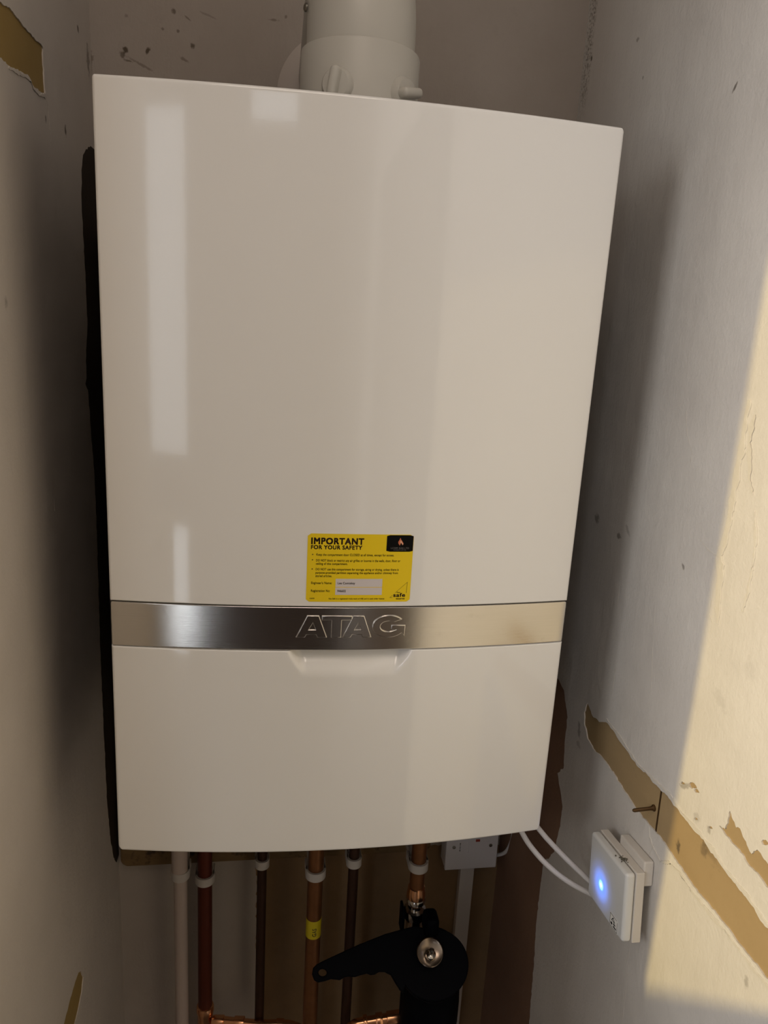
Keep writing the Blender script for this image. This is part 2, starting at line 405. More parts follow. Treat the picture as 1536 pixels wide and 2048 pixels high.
for a, b in (((-2.47, WY0, WZ0), (-2.42, WY0 + .05, WZ1)), ((-2.47, WY1 - .05, WZ0), (-2.42, WY1, WZ1)), ((-2.47, WY0, WZ0), (-2.42, WY1, WZ0 + .05)), ((-2.47, WY0, WZ1 - .05), (-2.42, WY1, WZ1))):
    box(bm, a, b)
structure('window_1', bm, m_frame)
# unseen blocker added: its top edge cuts the low sun off
bm = bmesh.new(); box(bm, (-1.75, -.52, ZF), (-.345, -.46, -.12 + .906 * (.46 - .094))); structure('sun_blocker', bm, m_hall)

bm = bmesh.new(); box(bm, (XR - .045, -1.75, ZF), (XR - .001, -.80, .95)); structure('dark_reflection_slab', bm, m_hall_dark)  # unseen dark slab added so the steel band reflects darkness there
# torn patches in the skim coat, read off the walls in wall coordinates (y, z) or (x, z)
def rwp(u, v):
    p = at(u, v, 0, XR); return (p.y, p.z)
def lwp(u, v):
    p = at(u, v, 0, XL); return (p.y, p.z)
def bwp(u, v):
    p = at(u, v, 1, YB); return (p.x, p.z)
strip = [rwp(*q) for q in ((1128, 1381), (1135, 1435), (1130, 1478), (1127, 1537), (1115, 1546), (1121, 1583), (1125, 1614), (1119, 1656), (1108, 1705), (1087, 1725), (1080, 1777), (1072, 1850), (1069, 1912), (1058, 2048))]
strip = [(YB, strip[0][1] + .03)] + strip + [(strip[-1][0], ZF)]
outer = [(-2.6, ZF), (-2.6, ZC), (YB, ZC)] + jag(strip, .004, .0014, closed=False)
def clampy(l): return [(max(y, -.275), z) for y, z in l]
band = [rwp(*q) for q in ((1168, 1424), (1175, 1405), (1185, 1432), (1198, 1444), (1213, 1445), (1228, 1463), (1242, 1486), (1259, 1509), (1276, 1534), (1299, 1554), (1316, 1574), (1341, 1600), (1364, 1631), (1395, 1668), (1426, 1708), (1450, 1742), (1488, 1791), (1502, 1805), (1516, 1833), (1536, 1857), (1580, 1925), (1610, 1975), (1600, 2075), (1570, 2020), (1537, 1960), (1523, 1944), (1495, 1909), (1454, 1854), (1419, 1812), (1384, 1770), (1359, 1731), (1341, 1705), (1321, 1676), (1309, 1662), (1299, 1651), (1282, 1631), (1267, 1611), (1242, 1571), (1225, 1543), (1205, 1517), (1188, 1500), (1175, 1478), (1168, 1449))]
patch = [rwp(*q) for q in ((1438, 1651), (1450, 1658), (1455, 1640), (1460, 1622), (1466, 1640), (1472, 1655), (1480, 1657), (1484, 1668), (1489, 1679), (1496, 1695), (1503, 1708), (1507, 1702), (1514, 1699), (1524, 1712), (1536, 1728), (1560, 1765), (1575, 1840), (1537, 1777), (1523, 1759), (1502, 1735), (1489, 1719), (1480, 1705), (1469, 1691), (1458, 1678), (1449, 1668))]
chips = [[rwp(u + du * s, v + dv * s) for du, dv in ((-9, -4), (-2, -7), (6, -2), (10, 6), (2, 5), (-6, 3))] for u, v, s in ((1385, 1571, .9), (1393, 1582, .6), (1365, 1566, .5), (1530, 1686, .9), (1421, 1655, .45), (1392, 1638, .45))]
fr = lambda off: (lambda a, b, c: (XR + off - c, a, b))
me = fill([outer, jag(band, .003, .0013), jag(patch, .002, .0012)] + [jag(c, .0015, .0012) for c in chips], .0015, fr(.00075))
link('plaster_skim', me, m_skim_r, wall_right, smooth=False)
# ragged raised trowel ridges
ridge1 = [rwp(*q) for q in ((1503, 800), (1490, 900), (1476, 975), (1466, 1040), (1455, 1090), (1444, 1112), (1450, 1130), (1446, 1170), (1442, 1215), (1437, 1250), (1430, 1215), (1436, 1150), (1432, 1118), (1441, 1090), (1455, 1040), (1466, 960), (1482, 880), (1496, 800))]
ridge2 = [rwp(*q) for q in ((1511, 1020), (1515, 1080), (1508, 1140), (1498, 1190), (1487, 1225), (1484, 1222), (1495, 1185), (1504, 1138), (1510, 1080))]
ridge3 = [rwp(*q) for q in ((1512, 830), (1504, 880), (1502, 950), (1508, 990), (1500, 960), (1497, 900), (1500, 850))]
ridges = [ridge1, ridge2, ridge3]
# scraped lip along both edges of the bare band
up = [rwp(*q) for q in ((1213, 1440), (1242, 1481), (1276, 1529), (1316, 1569), (1341, 1595), (1364, 1626), (1395, 1663), (1426, 1703), (1450, 1737), (1488, 1786), (1516, 1828), (1550, 1870))]
lo = [rwp(*q) for q in ((1299, 1653), (1300, 1668), (1305, 1690), (1321, 1720), (1341, 1722), (1359, 1742), (1384, 1780), (1419, 1822), (1454, 1864), (1495, 1919), (1540, 1975))]
def ribbon(l, wd):
    a = [(y, z + wd * (0.6 + .4 * math.sin(i * 2.1))) for i, (y, z) in enumerate(l)]
    return l + a[::-1]
me = join_me([fill([jag(r, .002, .0014)], .0012, fr(0), bevel=.0004) for r in ridges]
             + [fill([jag(ribbon(up, .004), .002, .0012)], .0009, fr(0), bevel=.0003), fill([jag(ribbon(lo, -.004), .002, .0014)], .0009, fr(0), bevel=.0003)]
             + [fill([jag(ribbon([rwp(*q) for q in pl], .0012), .002, .0006)], .0004, fr(0)) for pl in (
                 ((1400, 1080), (1415, 1100), (1432, 1112)), ((1372, 820), (1374, 870), (1384, 905), (1380, 935)), ((1310, 1230), (1305, 1300), (1302, 1390)),
                 ((1238, 1185), (1234, 1215)), ((1225, 1390), (1228, 1355), (1232, 1335)), ((1250, 1950), (1258, 1900), (1262, 1880)), ((1244, 2048), (1252, 1980), (1256, 1930)), ((1308, 1690), (1298, 1710), (1296, 1735)), ((1317, 1730), (1314, 1760), (1312, 1790)), ((1425, 1195), (1418, 1230), (1424, 1245)))])
link('plaster_ridge', me, m_rim, wall_right)
# the joint between two boards in the bare band
j0, j1 = rwp(1321, 1577), rwp(1309, 1664)
me = fill([[(j0[0] - .0012, j0[1]), (j0[0] + .0012, j0[1]), (j1[0] + .0012, j1[1]), (j1[0] - .0012, j1[1])]], .0006, fr(.0014)); link('board_joint', me, m_nail, wall_right, smooth=False)
# the bare dark strip in the corner has its own backing
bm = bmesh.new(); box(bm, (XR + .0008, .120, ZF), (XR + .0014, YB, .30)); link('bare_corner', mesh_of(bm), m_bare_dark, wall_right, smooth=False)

lhole = [lwp(*q) for q in ((-60, -70), (0, 3), (26, 23), (40, 42), (52, 57), (70, 78), (86, 94), (87, 130), (91, 187), (78, 182), (65, 169), (60, 156), (44, 144), (30, 138), (16, 130), (0, 115), (-60, 70))]
lstreak = [lwp(*q) for q in ((162, 1942), (167, 1955), (164, 1985), (157, 2020), (150, 2048), (135, 2110), (118, 2110), (128, 2048), (140, 2000), (150, 1965), (157, 1945))]
fl = lambda off: (lambda a, b, c: (XL + off + c, a, b))
black_strip = [lwp(*q) for q in ((181, 292), (172, 298), (166, 310), (163, 340), (163, 400), (167, 480), (171, 560), (175, 650), (172, 700), (173, 755), (171, 768), (176, 780), (181, 850), (189, 950), (194, 1080), (199, 1250), (206, 1430), (214, 1600), (221, 1680), (227, 1715), (233, 1725))]
black_strip = jag(black_strip, .006, .0015, closed=False) + [(YB, black_strip[-1][1]), (YB, black_strip[0][1])]
black_strip = [(min(y, YB - .0005), z) for y, z in black_strip]
link('near_black_strip', fill([black_strip], .0006, fl(-.0001)), m_black_strip, wall_left, smooth=False)  # near-black patch laid flat on the skim, no recess is cut
me = fill([[(-.28, ZF), (-.28, ZC), (YB, ZC), (YB, ZF)], jag(lhole, .003, .0013), jag(lstreak, .003, .0007)], .0012, fl(-.0006))
link('plaster_skim', me, m_skim_l, wall_left, smooth=False)
me = join_me([fill([jag(ribbon([lwp(*q) for q in pl], .0012), .002, .0006)], .0004, fl(0)) for pl in (((2, 500), (6, 530)), ((114, 402), (118, 428)), ((108, 1000), (109, 1022)), ((138, 1000), (146, 1020)), ((90, 187), (96, 215), (100, 260)))]
             + [fill([jag(ribbon([lwp(*q) for q in ((16, 132), (44, 147), (60, 160), (65, 173), (78, 186), (91, 191))], -.003), .002, .0012)], .0008, fl(0), bevel=.0003)])
link('plaster_ridge', me, m_skim_l, wall_left)
# brown undercoat showing on the lower back wall, right of the second pipe
bh = [bwp(*q) for q in ((515, 1690), (512, 1900), (520, 2000), (524, 2200), (985, 2200), (1010, 1690))]
me = fill([jag(bh, .006, .003)], .0008, lambda a, b, c: (a, YB - .0004 + c, b)); link('brown_undercoat', me, m_brown_back, wall_back, smooth=False)

# ------------------------------------------------------------------ boiler
SAG_R = (0.22 ** 2 + 0.0165 ** 2) / (2 * 0.0165)
def sag(x): return math.sqrt(SAG_R ** 2 - x * x) - (SAG_R - 0.0165)
def sst(a, b, x):
    t = max(0, min(1, (x - a) / (b - a))); return t * t * (3 - 2 * t)
def steps(a, b, n, fil):
    """positions from a to b, crowded inside the fillet at both ends"""
    e = [0, .04, .1, .2, .32, .46, .62, .8, 1.0]
    L = [a + fil * t for t in e]; Rr = [b - fil * t for t in e][::-1]
    mid = [a + fil + (b - a - 2 * fil) * k / n for k in range(1, n)]
    return L + mid + Rr
def cover(x0, x1, z0, z1, nx, nz, fil=.003, back=.045, rc=(0, 0, 0, 0), yoff=0.0, dish=None, ftop=None, fbot=None):
    """a pressed cover: rounded rim, bowed front, rounded corners rc = (bl, br, tr, tl)"""
    bm = bmesh.new(); hw = (x1 - x0) / 2; cx = (x0 + x1) / 2
    xs = steps(-1, 1, nx, fil / hw); zs = steps(z0, z1, nz, max(fil, max(rc)) if max(rc) else fil)
    ft = fil if ftop is None else ftop; fb = fil if fbot is None else fbot
    grid = []
    for z in zs:
        row = []
        def half(rb, rt):
            d = 0
            if rb and z - z0 < rb: d = max(d, rb - math.sqrt(max(0, rb * rb - (rb - (z - z0)) ** 2)))
            if rt and z1 - z < rt: d = max(d, rt - math.sqrt(max(0, rt * rt - (rt - (z1 - z)) ** 2)))
            return d
        dl, dr = half(rc[0], rc[3]), half(rc[1], rc[2])
        for s in xs:
            x = cx + s * hw
            x += dl * (1 - s) / 2 - dr * (1 + s) / 2
            ex = min(x - (x0 + dl), (x1 - dr) - x)
            y = 0
            def rim(e, f): return 0 if f <= 0 or e >= f else f - math.sqrt(max(0, f * f - (f - e) ** 2))
            y += max(rim(ex, fil), rim(z1 - z, ft), rim(z - z0, fb))
            if dish: y += dish(x, z)
            row.append(bm.verts.new((x, -sag(x) + yoff + y, z)))
        grid.append(row)
    for a, b in zip(grid, grid[1:]):
        for i in range(len(xs) - 1): bm.faces.new((a[i], a[i + 1], b[i + 1], b[i]))
    ring = grid[0] + [r[-1] for r in grid[1:]] + grid[-1][:-1][::-1] + [r[0] for r in grid[1:-1]][::-1]
    bk = [bm.verts.new((v.co.x, back, v.co.z)) for v in ring]
    n = len(ring)
    for i in range(n): bm.faces.new((ring[i], bk[i], bk[(i + 1) % n], ring[(i + 1) % n]))
    bm.faces.new(bk)
    return bm
boiler = thing('boiler', (0, .17, 0), 'glossy white wall hung gas boiler with a bowed front and a steel name band', 'boiler')
ZB0, ZB1 = 0.2215, 0.2655
ob('upper_cover', cover(-.220, .220, ZB1 + .0006, .700, 48, 30, fil=.0028, rc=(0, 0, .004, .003), fbot=.001), m_white, boiler, angle=60)
def dish(x, z):
    t = sst(ZB0 - .0275, ZB0 + .002, z)            # opens towards the band
    hw = .0455 + .014 * t; c = .0025
    side = 1 - sst(hw - .004 - .006 * t, hw + .001, abs(x - c))
    return .015 * t * side
def lower():
    bm = cover(-.220, .220, 0.0, ZB0 - .0006, 200, 90, fil=.0028, rc=(.006, .006, 0, 0), ftop=.001, dish=dish)
    return bm
ob('lower_cover', lower(), m_white, boiler, angle=60)
ob('name_band', cover(-.2192, .2192, ZB0 + .0004, ZB1 - .0006, 60, 6, fil=.0008, back=.03, rc=(.002, .002, .002, .002), yoff=.0003), m_steel, boiler, angle=40)
bandobj = [o for o in boiler.children if o.name.startswith('name_band')][0]
bm = bmesh.new(); box(bm, (-.205, .04, .004), (.205, .342, .696), .004); wn(ob('casing', bm, m_chassis, boiler))
bm = bmesh.new(); box(bm, (-.2185, .004, ZB0 - .004), (.2185, .03, ZB1 + .004)); ob('seam', bm, m_gap, boiler)
# embossed letters on the band
def onface(off):
    return lambda a, b, c: (a, -sag(a) - off - c, b)
Lz0, Lz1 = .2352, .2572
def lx(px): return at(px, 1254, 1, -.0165).x
def A_shape(x0, x1):
    w_ = x1 - x0; h = Lz1 - Lz0
    P = lambda a, b: (x0 + a * w_, Lz0 + b * h)
    return [[P(0, 0), P(.34, 1), P(.72, 1), P(1, 0), P(.68, 0), P(.64, .13), P(.34, .13), P(.29, 0)], [P(.41, .36), P(.53, .66), P(.62, .36)]]
def T_shape(x0, x1):
    w_ = x1 - x0; h = Lz1 - Lz0; P = lambda a, b: (x0 + a * w_, Lz0 + b * h)
    return [[P(0, 1), P(1, 1), P(1, .79), P(.66, .79), P(.66, 0), P(.32, 0), P(.32, .79), P(0, .79)]]
def G_shape(x0, x1):
    cx, cz = x0 + (x1 - x0) * .50, (Lz0 + Lz1) / 2; ro = (Lz1 - Lz0) / 2 * 1.04; rx = (x1 - x0) * .5
    o = [];
    for k in range(30):
        a = math.radians(38 + (322 - 38) * k / 29); o.append((cx + rx * math.cos(a), cz + ro * math.sin(a)))
    o += [(cx + rx * .98, cz - ro * .98), (cx + rx * 1.0, cz + ro * .12), (cx + rx * .15, cz + ro * .12), (cx + rx * .15, cz - ro * .26), (cx + rx * .42, cz - ro * .30)]
    for k in range(16):
        a = math.radians(310 - (310 - 52) * k / 15); o.append((cx + rx * .50 * math.cos(a), cz + ro * .46 * math.sin(a)))
    return [o]
for shp in (A_shape(lx(592), lx(655)), T_shape(lx(643), lx(704)), A_shape(lx(685), lx(744)), G_shape(lx(744), lx(811))):
    link('embossed_letter', fill(shp, .0004, onface(.0001), bevel=.0008, bres=3), m_steel, bandobj, angle=50)

# ------------------------------------------------------------------ safety sticker
SX0, SX1, SZ0, SZ1 = -.0423, .0556, .2710, .3368
sticker = thing('safety_sticker', (.0066, -.0168, SZ0), 'yellow safety notice sticker on the white boiler front just above the steel band', 'sticker')
W = SX1 - SX0; H = SZ1 - SZ0
def st(px, py):     # sticker coordinates: fractions read from the left and from the top
    return (SX0 + W * px, SZ1 - H * py)
def rect(a, b, c, d, r=0, n=24):
    (x0, z1), (x1, z0) = st(a, b), st(c, d); pts = []
    if r == 0:
        pts = [(x0 + (x1 - x0) * k / n, z0) for k in range(n)] + [(x1, z0)] + [(x1 - (x1 - x0) * k / n, z1) for k in range(n)] + [(x0, z1)]
        return pts
    for cx, cz, a0 in ((x1 - r, z0 + r, -90), (x1 - r, z1 - r, 0), (x0 + r, z1 - r, 90), (x0 + r, z0 + r, 180)):
        for k in range(6):
            t = math.radians(a0 + 90 * k / 5); pts.append((cx + r * math.cos(t), cz + r * math.sin(t)))
    return pts
def slab(a, b, c, d, off, th=.00012, r=0.0):
    """thin printed panel, diced into strips so it follows the bowed front"""
    bm = bmesh.new(); (x0, z1), (x1, z0) = st(a, b), st(c, d); n = max(2, int((x1 - x0) / .003)); cols = []
    for k in range(n + 1):
        x = x0 + (x1 - x0) * k / n; e = 0
        dd = min(x - x0, x1 - x)
        if r and dd < r: e = r - math.sqrt(max(0, r * r - (r - dd) ** 2))
        cols.append([bm.verts.new((x, -sag(x) - off - t, z)) for t, z in ((0, z0 + e), (th, z0 + e), (th, z1 - e), (0, z1 - e))])
    for p, q in zip(cols, cols[1:]):
        for i in range(4): bm.faces.new((p[i], q[i], q[(i + 1) % 4], p[(i + 1) % 4]))
    bm.faces.new(cols[0]); bm.faces.new(cols[-1][::-1]); return bm
ob('backing', slab(0, 0, 1, 1, .0001, .0002, r=.0022), m_yellow, sticker, smooth=False)
ob('name_field', slab(.275, .655, .722, .775, .00032, .00004), m_field, sticker, smooth=False)
ob('number_field', slab(.275, .783, .722, .895, .00032, .00004), m_field, sticker, smooth=False)
ob('company_plate', slab(.742, .008, .998, .250, .00032, .00006, r=.0008), m_logo, sticker, smooth=False)
f1 = onface(.00036); f2 = onface(.00042)
def tx(t, a, b, wd, h, fn=f1, bold=0.0):
    x, z = st(a, b); return text_me(t, x, z, W * wd, H * h, fn, bold)
link('heading', join_me([tx('IMPORTANT', .032, .148, .495, .092, bold=.042), tx('FOR YOUR SAFETY', .032, .222, .480, .058, bold=.036)]), m_ink, sticker, smooth=False)
lines = [('Keep the compartment door CLOSED at all times, except for access.', .085, .318, .735), ('DO NOT block or restrict any air grilles or louvres in the walls, door, floor or', .083, .402, .80),
         ('ceiling of this compartment.', .083, .450, .298), ('DO NOT use this compartment for storage, airing or drying, unless there is', .083, .532, .79),
         ('purpose-provided partition separating the appliance and/or chimney from', .083, .582, .785), ('stored articles.', .083, .630, .155)]
ms = [tx(t, a, b, wd, .034, bold=.022) for t, a, b, wd in lines]
for b in (.302, .380, .514):
    x, z = st(.05, b); ms.append(fill([[(x + .0006 * math.cos(k * PI / 4), z + .0006 * math.sin(k * PI / 4)) for k in range(8)]], .00002, f1))
ms += [tx("Engineer's Name:", .045, .735, .195, .036, bold=.022), tx('Registration No:', .045, .852, .18, .036, bold=.022), tx('10/09', .035, .960, .045, .020, bold=.02),
       tx('Gas Safe is a registered trade mark of HSE and is used under licence', .215, .962, .535, .021, bold=.03)]
link('fine_print', join_me(ms), m_ink2, sticker, smooth=False)
link('filled_in_details', join_me([tx('Lee Comiskey', .295, .735, .165, .034, f2, .02), tx('946602', .295, .852, .08, .034, f2, .025)]), m_ink, sticker, smooth=False)
def outline(pts, t):
    c = (sum(p[0] for p in pts) / len(pts), sum(p[1] for p in pts) / len(pts))
    return [pts, [(p[0] + (c[0] - p[0]) * t, p[1] + (c[1] - p[1]) * t) for p in pts]]
tri = outline([st(.800, .938), st(.962, .938), st(.968, .700)], .06)
link('triangle_mark', fill(tri, .00002, f1), m_ink2, sticker, smooth=False)
ob('mark_patch', slab(.828, .868, .972, .945, .00037, .00001), m_yellow, sticker, smooth=False)
link('mark_lettering', join_me([tx('safe', .835, .925, .118, .058, f2, .03), tx('Gas', .868, .868, .035, .020, f2, .02), tx('REGISTER', .865, .965, .085, .020, f2, .03)]), m_ink, sticker, smooth=False)
fl1 = [st(*q) for q in ((.868, .160), (.855, .130), (.852, .105), (.862, .080), (.872, .045), (.880, .075), (.893, .100), (.905, .130), (.897, .155), (.890, .140), (.880, .115), (.875, .140))]
fl2 = [st(*q) for q in ((.873, .125), (.870, .100), (.878, .078), (.890, .110), (.903, .140), (.893, .148), (.884, .118))]
link('flame_emblem', fill([fl1], .00002, f2), m_flame, sticker, smooth=False)
link('flame_highlight', fill([fl2], .00002, onface(.00046)), m_flame2, sticker, smooth=False)
link('company_name', join_me([tx('LCOM GAS LTD', .785, .208, .175, .024, f2, .01), tx('PLUMBING & HEATING', .812, .230, .12, .011, f2, .01)]), m_pale, sticker, smooth=False)

# ------------------------------------------------------------------ flue
FX, FY = -.0012, .105
flue = thing('flue_elbow', (FX, FY, .696), 'white plastic flue elbow with a collar rising from the top of the boiler', 'flue')
bm = bmesh.new(); lathe(bm, [(.050, .7005), (.0555, .7005), (.0555, .7615), (.0548, .7635), (.0505, .7645), (.048, .7645)], Matrix.Translation((FX, FY, 0)), 64)
ob('collar', bm, m_flue, flue, angle=40)
bm = bmesh.new(); pts = [Vector((FX, FY, .72)), Vector((FX, FY, .775))]
for k in range(1, 19):
    a = math.radians(95 * k / 18); pts.append(Vector((FX, FY + .062 * (1 - math.cos(a)), .775 + .062 * math.sin(a))))
pts.append(Vector((FX, YB - .004, .812)))
tube(bm, pts, .0503, 64); ob('bend', bm, m_flue, flue, angle=40)
bm = bmesh.new(); box(bm, (FX - .024, FY - .0575, .7006), (FX + .044, FY - .045, .704), .0015); 
lathe(bm, [(.0555, .7006), (.0572, .7006), (.0572, .703), (.0555, .7045)], Matrix.Translation((FX, FY, 0)), 64); ob('collar_rim', bm, m_flue, flue)
bm = bmesh.new(); lathe(bm, [(.0, 0), (.036, 0), (.0385, .002), (.0385, .0052), (.0, .0062)], frame((FX - .0455, FY + .026, .815), (-1, 0, 0)), 48, caps=False); hatch = ob('inspection_hatch', bm, m_flue, flue)
bm = bmesh.new(); lathe(bm, [(0, 0), (.0036, 0), (.0036, .0016), (.002, .0026), (0, .0028)], frame((FX - .0512, FY - .0035, .798), (-1, -.25, 0)), 16, caps=False); ob('screw', bm, m_screw, hatch)
for (u, v, yaw, rot) in ((664, 168, -26, 80), (810, 184, 40, 10)):
    a = math.radians(yaw); d = Vector((math.sin(a), -math.cos(a), 0)); p = at(u, v, 1, FY - .05)
    base = Vector((FX, FY, p.z)) + d * .053
    F = frame(base, d)
    bm = bmesh.new(); lathe(bm, [(.0, -.002), (.0150, -.002), (.0142, .004), (.0120, .0075), (0, .0085)], F, 36, caps=False)
    cap = ob('test_point_cap', bm, m_flue, flue)
    F2 = F @ Matrix.Rotation(math.radians(rot), 4, 'Z'); bm = bmesh.new()
    vs = box(bm, (-.0125, -.0042, .004), (.0125, .0042, .0165), .0036, 4, F2); ob('wing_grip', bm, m_flue, cap)
bm = bmesh.new(); lathe(bm, [(.050, 0), (.0765, 0), (.0765, .0015), (.070, .0045), (.053, .008), (.050, .008)], frame((FX, YB, .791), (0, -1, 0)), 64); ob('wall_rosette', bm, m_ros, flue, label='thin grey ring against the back wall')

# ------------------------------------------------------------------ timber backboard
bm = bmesh.new(); r = .012
zb0, zb1, xb0, xb1 = -.296, .62, XL + .006, .19
prof = []
for cx, cz, a0 in ((xb1 - r, zb0 + r, -90), (xb1 - r, zb1 - r, 0), (xb0 + r, zb1 - r, 90), (xb0 + r, zb0 + r, 180)):
    for k in range(7):
        t = math.radians(a0 + 90 * k / 6); prof.append((cx + r * math.cos(t), cz + r * math.sin(t)))
me = fill([prof], .016, lambda a, b, c: (a, YB - .0082 + c, b), bevel=.001)
tag(link('backboard', me, m_wood), 'dark stained wooden board fixed to the wall behind the boiler, lower edge showing', 'board')
BF = YB - .0165     # front of the board

# ------------------------------------------------------------------ pipes
def clip(parent, x, y, z, r, back, h=.0135, m=None):
    """saddle clip: open ring round the pipe on a short stand-off"""
    bm = bmesh.new(); t = .0036; n = 26; rows = []
    for k in range(n + 1):
        a = math.radians(-225 + 270 * k / n)
        rows.append([(x + q * math.cos(a), y + q * math.sin(a)) for q in (r + .0003, r + t)])
    V = [[bm.verts.new((p[0][0], p[0][1], z - h / 2)), bm.verts.new((p[1][0], p[1][1], z - h / 2)), bm.verts.new((p[1][0], p[1][1], z + h / 2)), bm.verts.new((p[0][0], p[0][1], z + h / 2))] for p in rows]
    for a, b in zip(V, V[1:]):
        for i in range(4): bm.faces.new((a[i], b[i], b[(i + 1) % 4], a[(i + 1) % 4]))
    bm.faces.new(V[0]); bm.faces.new(V[-1][::-1])
    box(bm, (x - r * .95, y + r * .8, z - h * .45), (x + r * .95, back, z + h * .45), .0008)
    box(bm, (x - r - t, y - .002, z - h * .5), (x - r - .0006, min(y + .022, back), z + h * .5), .0006); box(bm, (x + r + .0006, y - .002, z - h * .5), (x + r + t, min(y + .022, back), z + h * .5), .0006)
    return wn(ob('pipe_clip', bm, m or m_clip, parent, angle=30))
def pipe(name, label, u, v, y, r, mat, zclip, ztop=.01, zbot=-.75, group=None):
    p = at(u, v, 1, y); t = thing(name, (p.x, y, zbot), label, 'pipe', group)
    bm = bmesh.new(); tube(bm, [(p.x, y, zbot), (p.x, y, ztop)], r, 28); ob('tube', bm, mat, t)
    clip(t, p.x, y, zclip, r, BF - .0003)
    return t, p.x
t, xc = pipe('condensate_pipe', 'white plastic pipe, leftmost of the pipes under the boiler', 362, 1850, .300, .0098, m_pvc, -.277)
bm = bmesh.new(); tube(bm, [(xc - .0007, .2985, -.277), (xc - .0007, .2985, .008)], .0115, 28); ob('socket_section', bm, m_pvc, t)
t, xf = pipe('heating_flow_pipe', 'reddish copper pipe beside the white plastic pipe, running down to a copper tee', 410, 1850, .318, .0108, m_copper_r, -.302, zbot=-.565)
bm = bmesh.new(); lathe(bm, [(.0108, -.540), (.0128, -.541), (.0138, -.545), (.0138, -.552), (.0124, -.557), (.0120, -.575), (.0120, -.70)], Matrix.Translation((xf, .318, 0)), 28); ob('tee_fitting', bm, m_copper_b, t)
t, xd = pipe('hot_water_pipe', 'thin dark copper pipe, third pipe from the left under the boiler', 522, 1850, .308, .0072, m_copper_d, -.272, zbot=-.575)
t, xg = pipe('gas_pipe', 'copper gas pipe with a yellow tape band, in the middle under the boiler', 626, 1880, .262, .0112, m_copper, -.256)
gp = at(626, 1862, 1, .262)
bm = bmesh.new(); lathe(bm, [(.01125, -.0155), (.01145, -.0155), (.01145, .0155), (.01125, .0155)], Matrix.Translation((xg, .262, at(626, 1862, 1, .251).z)), 28); tape = ob('tape_band', bm, m_gastape, t)
zt = at(626, 1862, 1, .251).z
def wrapg(a, b, c):       # writing runs up the pipe
    th = a / .0116; return (xg + .0116 * math.sin(th) * 1.0, .262 - .0116 * math.cos(th), zt - .001 + b)
me = text_me('GAS', 0, 0, .0140, .0062, lambda a, b, c: (-b, a, c), bold=.02)
for v in me.vertices: v.co = Vector(wrapg(v.co.x + .0035, v.co.y - .0092, 0))
link('tape_lettering', me, m_gasink, tape, smooth=False)
t, xk = pipe('cold_water_pipe', 'thin dark copper pipe just right of the gas pipe, behind the black handle', 701, 1850, .262, .0076, m_copper_d, -.240)
t, xr = pipe('heating_return_pipe', 'copper pipe with a polished nut, dropping into the black filter', 835, 1750, .238, .0108, m_copper, -.232, zbot=-.300)
zn = at(833, 1800, 1, .23).z
bm = bmesh.new(); lathe(bm, [(.0108, zn + .018), (.0122, zn + .017), (.0135, zn + .008), (.0140, zn + .002), (.0135, zn - .002)], Matrix.Translation((xr, .238, 0)), 28); ob('reducer', bm, m_copper_b, t)

# copper branch pipes near the bottom
def fitting(bm, a, b, r):
    a, b = Vector(a), Vector(b); d = (b - a)
    tube(bm, [a, a + d * .02, a + d * .08, a + d * .92, a + d * .98, b], [r * .9, r, r * 1.02, r * 1.02, r, r * .9], 20)
zb = -.566
t = thing('branch_pipe', (xf + .06, .30, zb), 'bright copper branch pipe with elbows, low between the left copper pipes', 'pipe')
bm = bmesh.new(); tube(bm, spline([(xf + .012, .312, zb), (xf + .04, .305, zb + .001), (xf + .085, .295, zb + .002), (xf + .118, .292, zb + .002), (xf + .140, .292, zb - .004), (xf + .150, .292, zb - .022), (xf + .150, .292, zb - .12)], 6), .0078, 20); ob('tube', bm, m_copper_b, t)
for k0, k1 in ((.014, .030), (.046, .062), (.112, .124)):
    bm = bmesh.new(); fitting(bm, (xf + k0, .3115 - k0 * .16, zb + .0005), (xf + k1, .3115 - k1 * .16, zb + .001), .0096); ob('solder_fitting', bm, m_copper_b, t)
t = thing('branch_pipe', (.10, .25, -.53), 'short bright copper branch pipe entering the left side of the black filter', 'pipe')
a = at(722, 2046, 1, .235); b = at(800, 2034, 1, .235)
bm = bmesh.new(); tube(bm, spline([a + Vector((-.017, 0, -.12)), a + Vector((-.017, 0, -.02)), a + Vector((-.011, 0, -.004)), a + Vector((.004, 0, 0)), b, b + Vector((.03, 0, 0))], 6), .0078, 20); ob('tube', bm, m_copper_b, t)
for k0, k1 in ((.06, .16), (.38, .55), (.66, 1.0)):
    bm = bmesh.new(); fitting(bm, a.lerp(b, k0), a.lerp(b, k1), .0102); ob('solder_fitting', bm, m_copper_b, t)

# ------------------------------------------------------------------ magnetic filter and its key
dc = at(866, 1927, 1, .175)      # centre of the key disc
filt = thing('magnetic_filter', (dc.x, .21, dc.z - .2), 'black magnetic heating filter with a chrome bleed valve below the right copper pipe', 'filter')
bx, by = at(856, 2030, 1, .205).x, .205
bm = bmesh.new(); zt_ = dc.z - .042
lathe(bm, [(0, zt_ + .014), (.030, zt_ + .013), (.040, zt_ + .010), (.0425, zt_ + .004), (.0425, zt_ - .030), (.0435, zt_ - .050), (.0435, zt_ - .080), (.040, zt_ - .098), (.036, zt_ - .125), (.036, zt_ - .25)], Matrix.Translation((bx, by, 0)), 48, caps=False)
ob('canister', bm, m_black, filt)
